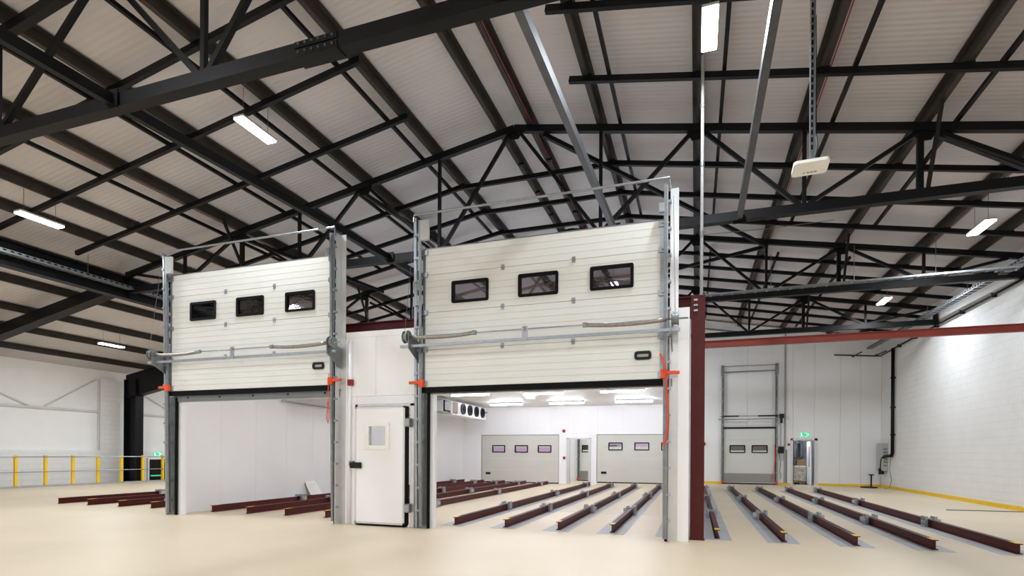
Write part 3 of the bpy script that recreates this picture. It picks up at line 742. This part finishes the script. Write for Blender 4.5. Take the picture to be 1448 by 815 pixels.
obj('drain_pipe', MB().tube([(-10.6, 12.9, 3.16), (-11.2, 12.9, 2.98), (-11.38, 13.0, 2.95), (-11.38, 18.0, 2.88)], .022, 8), 'grey', e2)
# leaning board
m = MB(); m.poly([(-11.2, 14.15, .01), (-11.2, 14.75, .01), (-11.41, 14.5, .56), (-11.41, 14.05, .56)], .025, (-.93, 0, -.35))
tag(obj('leaning_board', m, 'ivory'), 'small pale board leaning against the cold room side wall', 'board')

# ---- closed sectional doors in the rear wall
def rear_door(label, x0, x1, z0, z1, yf, wins, wz, material='greyp', kick=False, hand=None, group='closed rear doors', pane='panep', flip=False):
    t = thing('sectional_door', label, 'sectional door', ((x0+x1)/2, yf, z0), group)
    n = max(2, round((z1-z0)/.6)); h = (z1-z0)/n
    for k in range(n):
        a, b = z0+k*h, z0+(k+1)*h
        ws = []
        sec_wz0, sec_wz1 = wz
        if a < (sec_wz0+sec_wz1)/2 < b:
            ws = [(q0+.03, q1-.03, max(sec_wz0+.03, a+.01), min(sec_wz1-.03, b-.01)) for q0, q1 in wins]
        s = panel_section('door_section', t, x0, x1, yf, a, b, 5, ws, material)
        for q0, q1 in (wins if ws else ()):
            obj('window_frame', window_frame((q0+q1)/2, (sec_wz0+sec_wz1)/2, q1-q0, sec_wz1-sec_wz0, .05, yf-.02, yf+.055), 'rubber', s)
            obj('pane', MB().box(q0+.05, q1-.05, yf+.01, yf+.016, sec_wz0+.05, sec_wz1-.05), pane, s)
        if kick and k == 0:
            obj('kick_plate', MB().box(x0+.02, x1-.02, yf-.006, yf-.001, a+.03, b-.06), 'steelkick', s)
        if hand and k == 0:
            obj('handle', MB().box(hand[0]-.13, hand[0]+.13, yf-.03, yf, hand[1]-.055, hand[1]+.055), 'plastic', s, bevel=.02)
    obj('bottom_seal', MB().box(x0, x1, yf-.004, yf+.05, z0-.05, z0), 'rubber', t)
    obj('top_seal', MB().box(x0-.03, x1+.03, yf-.01, yf+.06, z1, z1+.03).box(x0-.03, x0, yf-.01, yf+.06, z0, z1).box(x1, x1+.03, yf-.01, yf+.06, z0, z1), 'galvd', t)
    return t
yD = CB+.05
rear_door('pale grey closed sectional door with three windows, left in the rear wall', BD1[0]+.03, BD1[1]-.03, .05, BD1[2]-.03, yD, [(-9.86, -9.16), (-8.65, -7.95), (-7.44, -6.74)], (1.52, 1.9), hand=(-10.08, .46))
rear_door('pale grey closed sectional door, right in the rear wall, partly hidden by door jamb', BD2[0]+.03, BD2[1]-.03, .14, BD2[2]-.03, yD, [(-3.94, -3.26), (-2.72, -2.03), (-1.5, -.82)], (1.65, 2.03), hand=(-4.15, .58))
# rear doorway frame
d2 = struct_empty('door_2', (-5.35, CB, 0), 'open doorway in the rear wall between the two closed sectional doors')
obj('frame', MB().box(BP[0]-.13, BP[0]+.03, CB-.03, CB+T_, 0, BP[2]+.05).box(BP[1]-.03, BP[1]+.1, CB-.03, CB+T_, 0, BP[2]+.05).box(BP[0]-.13, BP[1]+.1, CB-.03, CB+T_, BP[2]-.01, BP[2]+.06), 'alu', d2)
# door seen beyond it on the hall back wall, plus the one in the open bay
def hall_door(label, x0, x1, ztop, wins, wz, detail=True):
    t = rear_door(label, x0, x1, .06, ztop, YB-.09, wins, wz, 'cream', True, None, 'doors in the hall back wall', 'paned')
    for s, xe in ((-1, x0), (1, x1)):
        tr = obj('track', MB().bar((xe+s*.07, YB-.14, 0), (xe+s*.07, YB-.14, 6.0), .09, .07, up=(0, 1, 0)), 'galvd', t)
        obj('track_edge', MB().bar((xe+s*.015, YB-.19, 0), (xe+s*.015, YB-.19, 5.5), .025, .03, up=(0, 1, 0)), 'black', tr)
        obj('spring_break_device', MB().box(min(xe-s*.02, xe+s*.12), max(xe-s*.02, xe+s*.12), YB-.27, YB-.19, .06, .17), 'orange', t)
        m = MB(); z = .6
        while z < 5.8: obj('track_bracket', MB().box(min(xe, xe+s*.14), max(xe, xe+s*.14), YB-.2, YB-.175, z-.03, z+.03), 'galv', tr); z += .6
        obj('track_head', MB().box(xe+s*.07-.07, xe+s*.07+.07, YB-.2, YB-.06, 5.5, 6.02), 'galvd', t)
    obj('spring_shaft', MB().cyl((x0-.2, YB-.3, 3.42), (x1+.25, YB-.3, 3.42), .015, 8), 'galvd', t)
    for a, b in ((x0-.05, x0+.7), (x1-.8, x1+.1)): obj('torsion_spring', MB().cyl((a, YB-.3, 3.42), (b, YB-.3, 3.42), .035, 10), 'plastic', t)
    obj('support_tube', MB().bar((x0-.25, YB-.3, 3.26), (x1+.15, YB-.3, 3.26), .045, .045), 'galvd', t)
    obj('header_bar', MB().box(x0-.02, x1+.02, YB-.14, YB-.05, ztop+.03, ztop+.1), 'black', t)
    obj('top_cross_tube', MB().cyl((x0-.05, YB-.14, 5.96), (x1+.05, YB-.14, 5.96), .018, 8).bar((x0-.05, YB-.14, 5.66), (x1+.05, YB-.14, 5.68), .04, .06), 'galvd', t)
    obj('motor_box', MB().box(x1+.16, x1+.36, YB-.4, YB-.2, 3.3, 3.5).box(x1+.2, x1+.3, YB-.35, YB-.22, 3.05, 3.3), 'plastic', t)
    return t
t = hall_door('cream sectional door with steel kick plate in the back wall of the open bay', 1.37, 3.75, 2.78, [(1.65, 2.39), (2.68, 3.42)], (1.57, 1.97))
obj('pull_cord', MB().tube([(3.72, YB-.25, 2.0), (3.73, YB-.26, 1.2), (3.69, YB-.25, .6), (3.6, YB-.2, .2)], .018, 6), 'cord', t)
hall_door('cream sectional door glimpsed through the open rear doorway of the cold room', -6.05, -3.65, 2.78, [(-5.92, -5.18), (-4.7, -4.0)], (1.57, 1.97))
# control box and conduits beside it
t = thing('door_control', 'door control boxes and conduit beside the cream back wall door', 'control box', (4.05, YB-.05, 0))
obj('control_box', MB().box(3.9, 4.14, YB-.14, YB, 1.57, 1.9), 'plastic', t, bevel=.01)
obj('switch_box', MB().box(3.97, 4.11, YB-.1, YB, 1.25, 1.55), 'lgrey', t, bevel=.01)
obj('conduit', MB().cyl((4.2, YB-.05, 0.1), (4.2, YB-.05, 7.6), .04, 8).cyl((4.02, YB-.04, 1.9), (4.02, YB-.04, 3.1), .012, 6), 'grey', t)
obj('cable', MB().tube([(4.02, YB-.05, 1.25), (4.0, YB-.06, .9), (3.96, YB-.06, .7), (4.03, YB-.05, .5), (4.02, YB-.05, .3)], .012, 6), 'cable', t)
tag(obj('trunking', MB().box(4.24, 4.3, YB-.06, YB, .1, 1.75), 'galvd'), 'short vertical metal trunking left of the back doorway', 'trunking')

# back doorway, open leaf and store room goods
d3 = struct_empty('door_3', (5.0, YB, 0), 'open back doorway under the green exit sign')
obj('frame', MB().box(DX0-.1, DX0, YB-.03, YB+.16, 0, DZ+.1).box(DX1, DX1+.14, YB-.03, YB+.16, 0, DZ+.1).box(DX0-.1, DX1+.14, YB-.03, YB+.16, DZ, DZ+.1), 'alu', d3)
m = MB().box(DX1-.06, DX1, YB-.02, YB+.6, .03, DZ-.03)
lf = obj('leaf', MB().box(DX1-.16, DX1-.1, YB+.1, YB+1.0, .03, DZ-.03), 'white', d3)
obj('vision_slot', MB().box(DX1-.165, DX1-.16, YB+.3, YB+.42, .9, 1.9), 'rubber', lf)
t = thing('steel_rack', 'dark shelving rack seen inside the back doorway', 'rack', (4.7, YB+1.8, 0))
for xx in (4.0, 4.9, 5.2):
    for yy in (1.6, 2.3): obj('post', MB().box(xx-.05, xx+.05, YB+yy-.05, YB+yy+.05, 0, 2.6), 'tie', t)
for zz in (.5, 1.3, 2.1): obj('shelf', MB().box(3.95, 5.25, YB+1.55, YB+2.35, zz, zz+.06), 'tie', t)
tag(obj('wrapped_load', MB().box(4.75, 5.35, YB+.9, YB+1.45, .14, .95), 'wrap', bevel=.08), 'plastic wrapped load in the back doorway', 'wrapped goods')
tag(obj('pallet', MB().box(4.65, 5.45, YB+.85, YB+1.5, .1, .14).box(4.65, 4.75, YB+.85, YB+1.5, 0, .1).box(5.0, 5.1, YB+.85, YB+1.5, 0, .1).box(5.35, 5.45, YB+.85, YB+1.5, 0, .1), 'card'), 'wooden pallet under the plastic wrapped load', 'pallet')
tag(obj('carton', MB().box(4.95, 5.3, YB+1.0, YB+1.35, .955, 1.25), 'card', bevel=.01), 'brown carton on top of the plastic wrapped load', 'carton')

def exit_sign(label, c, axis):
    """axis 'y': faces -Y; axis 'x': faces +X"""
    t = thing('exit_sign', label, 'exit sign', c, 'exit signs')
    w_, h_ = .44, .21
    def bx(a, b, d0, d1, z0, z1):
        if axis == 'y': return MB().box(c[0]+a, c[0]+b, c[1]-d1, c[1]-d0, c[2]+z0, c[2]+z1)
        return MB().box(c[0]+d0, c[0]+d1, c[1]+a, c[1]+b, c[2]+z0, c[2]+z1)
    obj('panel', bx(-w_/2, w_/2, 0, .03, 0, h_), 'exit', t)
    def pl(pts):
        if axis == 'y': return [(c[0]+p, c[1]-.034, c[2]+q) for p, q in pts]
        return [(c[0]+.034, c[1]+p, c[2]+q) for p, q in pts]
    nrm = (0, 1, 0) if axis == 'y' else (-1, 0, 0)
    m = MB()
    m.poly(pl([(-.16+.022*math.cos(k*math.pi/4), .17+.022*math.sin(k*math.pi/4)) for k in range(8)]), .003, nrm)   # running figure
    m.poly(pl([(-.19, .14), (-.13, .15), (-.12, .08), (-.16, .075)]), .003, nrm)
    m.poly(pl([(-.16, .08), (-.13, .08), (-.09, .05), (-.07, .02), (-.09, .015), (-.115, .045)]), .003, nrm)
    m.poly(pl([(-.15, .08), (-.18, .05), (-.23+.02, .03), (-.205, .015), (-.16, .04), (-.125, .08)]), .003, nrm)
    m.poly(pl([(.0, .02), (.1, .02), (.1, .19), (.0, .19), (.0, .175), (.085, .175), (.085, .035), (.0, .035)]), .003, nrm)  # door
    m.poly(pl([(.125, .12), (.16, .06), (.195, .12), (.17, .12), (.17, .17), (.15, .17), (.15, .12)]), .003, nrm)         # arrow down
    obj('pictogram', m, 'exitw', t)
    return t
exit_sign('green lit exit sign above the open back doorway', (5.08, YB-.001, 2.37), 'y')
exit_sign('green lit exit sign above the dark door beyond the left guard rail', (XL+.13, 21.1, 1.22), 'x')
# dark door beyond the guard rail
d4 = struct_empty('door_4', (XL+.12, 21.06, -.8), 'dark door in the left wall beyond the guard rail')
obj('leaf', MB().box(XL+.121, XL+.18, 20.62, 21.5, -.8, 1.06), 'plastic', d4)
obj('push_bar', MB().box(XL+.181, XL+.24, 20.7, 21.35, .2, .26), 'exit', d4)
obj('frame', MB().box(XL+.121, XL+.2, 20.54, 20.62, -.8, 1.13).box(XL+.121, XL+.2, 21.5, 21.58, -.8, 1.13).box(XL+.121, XL+.2, 20.62, 21.5, 1.06, 1.13), 'white', d4)

# ================================================================== GUARD RAIL
t = thing('guard_rail', 'guard rail of yellow posts and grey tubes along the left floor edge', 'guard rail', (XE+.04, 17, .07))
Y = 14.1-5*1.033; k = 0
while Y < 26:
    obj('post', MB().box(XE-.01, XE+.09, Y-.05, Y+.05, .07, 1.28), 'yellow', t, bevel=.01); Y += 1.033
obj('top_rail', MB().cyl((XE+.1, 8.5, 1.22), (XE+.1, 26, 1.22), .024, 8), 'galv', t)
obj('middle_rail', MB().cyl((XE+.1, 8.5, .62), (XE+.1, 26, .62), .02, 8), 'galv', t)

# ================================================================== SERVICES
def tray(name, a, b, w_, label, rods, rise, rungs=.3, material='galvd', solid=False):
    t = thing(name, label, 'cable tray', a, 'cable trays')
    a_, b_ = Vector(a), Vector(b); d = (b_-a_).normalized(); s = d.cross(Vector((0, 0, 1))).normalized()
    for q in (-1, 1): obj('side_rail', MB().bar(tuple(a_+s*q*w_/2), tuple(b_+s*q*w_/2), .012, .045), material, t)
    m = MB(); L = (b_-a_).length; k = 0
    while k*rungs < L:
        p = a_+d*(k*rungs); m.bar(tuple(p-s*w_/2-Vector((0, 0, .025))), tuple(p+s*w_/2-Vector((0, 0, .025))), .05 if not solid else .1, .012); k += 1
    obj('rungs', m, material, t)
    if solid:
        for q in (-1, 1): obj('side_plate', MB().bar(tuple(a_+s*q*(w_/2+.012)+Vector((0, 0, .03))), tuple(b_+s*q*(w_/2+.012)+Vector((0, 0, .03))), .008, .07), 'galvd', t)
        m = MB(); k = 0
        while k*.16 < L-.1:
            for q in (-1, 1):
                p = a_+d*(k*.16+.03)+s*q*(w_/2+.018)+Vector((0, 0, .03)); m.bar(tuple(p), tuple(p+d*.075), .006, .035)
            k += 1
        obj('slots', m, 'rubber', t)
    obj('cable', MB().tube([tuple(a_+s*.02), tuple(b_+s*.02)], .022, 6).tube([tuple(a_-s*.04), tuple(b_-s*.04)], .016, 6), 'cable', t)
    for r in rods:
        p = a_+d*r
        obj('hanger_rod', MB().cyl(tuple(p), tuple(p+Vector((0, 0, rise))), .007, 5), 'wire', t)
    return t
tray('cable_tray', (XV+.3, 4.0, 6.30), (XV+.3, 16.5, 6.30), .18, 'galvanised cable tray hung along the deep black beam on the left', (2.5, 4.6, 6.7, 8.8), .6, material='galv', solid=True)
tray('cable_tray', (.1, 17.0, 6.12), (7.7, 17.0, 6.2), .16, 'cable tray crossing the open bay under the roof bars', (1.9, 3.95, 5.8), 1.0, material='galvd')
tray('cable_tray', (7.75, 15.0, 6.3), (7.75, 29.8, 6.5), .2, 'galvanised cable tray high along the right wall', (2, 5, 8, 11), .45, material='galv', solid=True)
tray('cable_tray', (0.0, 29.6, 7.97), (2.7, 29.6, 7.5), .2, 'cable tray along the back wall behind the farthest truss', (.5, 2.2), .45)
# thin cables under the roof
for zz, Y, n_ in ((7.35, 14.6, 'upper'), (7.22, 15.2, 'lower')):
    tag(obj('thin_cable', MB().tube([(.15, Y, zz), (1.6, Y, zz-.03), (3.2, Y, zz)], .009, 5), 'cable'), 'thin grey cable strung across the open bay, %s of two' % n_, 'cable')
# vertical conduit above the red column
t = thing('conduit', 'tall galvanised conduit rising from the red column to the roof light', 'conduit', (.09, 9.8, 4.2))
obj('pipe', MB().cyl((.085, 9.94, 4.19), (.085, 9.94, 8.3), .027, 10), 'conduit', t)
m = MB()
for zz in (5.2, 6.4, 7.4): m.cyl((.085, 9.94, zz), (.085, 9.94, zz+.08), .036, 10)
obj('couplings', m, 'galvd', t)
# access point on a slotted strut
t = thing('hanging_antenna', 'cream flat antenna panel hanging from a slotted steel strut', 'antenna', (1.6, 9.0, 5.55))
m = MB().box(1.565, 1.575, 8.98, 9.04, 5.72, 8.15).box(1.625, 1.635, 8.98, 9.04, 5.72, 8.15).box(1.575, 1.625, 9.03, 9.04, 5.72, 8.15)
st = obj('strut', m, 'galv', t)
m = MB(); z = 5.95
while z < 8.1: m.box(1.588, 1.612, 9.026, 9.0295, z, z+.07); z += .11
obj('slots', m, 'rubber', st)
c = Vector((1.575, 9.0, 5.66)); ax = Vector((1, 0, .02)).normalized(); ay = Vector((.14, .97, -.18)).normalized(); ay = (ay-ax*ay.dot(ax)).normalized(); nn = ax.cross(ay)
def ppt(u_, v_, h_=0): return tuple(c+ax*u_+ay*v_+nn*h_)
m = MB(); m.poly([ppt(p[0], p[1]) for p in rrect(0, 0, .47, .30, .05)], .05, tuple(nn))
pn = obj('panel', m, 'ivory', t)
m = MB()
for u_, l_ in ((-.12, .03), (-.05, .05), (.02, .05), (.09, .05)): m.poly([ppt(u_*.7, .07, -.004), (ppt((u_+l_)*.7, .07, -.004)), ppt((u_+l_)*.7, .09, -.004), ppt(u_*.7, .09, -.004)], .003, tuple(nn))
obj('printed_mark', m, 'cable', pn)
obj('cable', MB().tube([ppt(.05, .05, .05), (1.66, 8.95, 5.9), (1.645, 9.0, 6.2), (1.64, 9.02, 7.9)], .012, 6), 'plastic', t)
# black pipework in the far right corner
t = thing('black_pipe', 'black service pipe running along the right wall and down in the corner', 'pipe', (XRT-.1, 28.1, 1.0))
obj('wall_run', MB().cyl((XRT-.1, 15.0, 6.17), (XRT-.1, 28.1, 6.17), .035, 8), 'black', t, smooth=True)
obj('drop', MB().tube([(XRT-.1, 28.1, 6.2), (XRT-.1, 28.1, 1.6), (XRT-.1, 28.2, 1.48), (XRT-.15, 28.9, 1.46), (XRT-.18, 29.15, 1.35), (XRT-.18, 29.25, 1.1), (XRT-.18, 29.3, .85)], .07, 10), 'black', t, smooth=True)
obj('hose_nozzle', MB().cyl((XRT-.18, 29.3, .62), (XRT-.18, 29.3, .9), .11, 12), 'plastic', t)
obj('back_run', MB().cyl((6.3, 29.85, 6.3), (XRT-.1, 29.85, 6.15), .03, 8).cyl((XRT-.1, 28.1, 6.15), (XRT-.1, 29.85, 6.15), .03, 8), 'black', t)
for xx in (7.1, 8.05): obj('branch', MB().cyl((xx, 29.85, 6.2), (xx-.05, 28.3, 6.12), .03, 8).cyl((xx, 29.9, 6.2), (xx, 29.8, 6.2), .05, 8), 'black', t)
m = MB()
for Y in (17.5, 19.6, 21.6, 23.6, 25.6, 27.4): m.box(XRT-.14, XRT-.001, Y-.02, Y+.02, 6.11, 6.23)
for zz in (2.4, 3.6, 4.9): m.box(XRT-.18, XRT-.001, 28.04, 28.16, zz-.03, zz+.03)
obj('clamps', m, 'black', t)
t = thing('electrical_cabinet', 'grey electrical cabinet on the right wall in the far corner', 'electrical cabinet', (XRT-.1, 29.4, .8))
obj('body', MB().box(XRT-.2, XRT, 29.0, 29.9, .78, 2.05), 'lgrey', t, bevel=.015)
obj('door', MB().box(XRT-.22, XRT-.2, 29.03, 29.87, .82, 2.01), 'lgrey', t, bevel=.006)
m = MB()
for q in range(6): m.box(XRT-.18, XRT-.04, 28.985, 29.0, 1.0+.15*q, 1.06+.15*q)
obj('vents', m, 'galvd', t)
tag(obj('loose_cable', MB().tube([(XRT-.1, 28.3, 1.4), (XRT-.12, 28.4, .9), (XRT-.1, 28.2, .4), (XRT-.15, 28.25, .05), (XRT-.3, 28.35, .02)], .012, 6), 'cable'), 'loose grey cable hanging down beside the corner pipe', 'cable')
tag(obj('cable_coil', MB().ring((XRT-.75, 29.0, .005), (0, 0, 1), .2, .34, .05, 20), 'plastic'), 'black coil of cable lying on the floor in the corner', 'cable coil')
t = thing('stub_post', 'short black post with a flat head by the back wall', 'post', (7.86, YB-.15, 0))
obj('stem', MB().box(7.84, 7.89, YB-.18, YB-.13, 0, .58), 'black', t); obj('head', MB().box(7.76, 7.97, YB-.2, YB-.12, .55, .6), 'black', t)
tag(obj('floor_rod', MB().cyl((6.45, 17.8, .012), (8.2, 17.95, .012), .012, 8), 'galvd'), 'thin grey rod lying on the floor by the right wall', 'rod')
tag(obj('surface_fitting', MB().box(XRT-.04, XRT, 27.2, 27.45, 1.0, 1.3), 'ivory', bevel=.02), 'small round-cornered fitting on the right wall near the pipe', 'wall fitting')

# red alarm fittings
def alarm(label, b):
    t = thing('fire_alarm_point', label, 'fire alarm', ((b[0]+b[1])/2, b[3], b[4]), 'fire alarm fittings')
    obj('body', MB().box(*b), 'redplastic', t, bevel=.01)
    obj('face', MB().box(b[0]+.03, b[1]-.03, b[2]-.006, b[2], b[4]+.03, b[5]-.03), 'redcable', t)
alarm('red alarm sounder on the steel post left of the hinged door', (-6.73, -6.61, CF-.07, CF-.002, 2.82, 2.95))
alarm('red alarm sounder high beside the left rear sectional door', (-6.17, -6.03, CB-.06, CB, 2.52, 2.66))
alarm('red call point between the left rear door and the rear doorway', (-6.14, -6.02, CB-.06, CB, 1.21, 1.34))
alarm('red call point on the back wall of the open bay beside the column', (.35, .5, YB-.06, YB, 1.95, 2.12))
alarm('red call point left of the back doorway', (4.32, 4.43, YB-.06, YB, 1.95, 2.06))
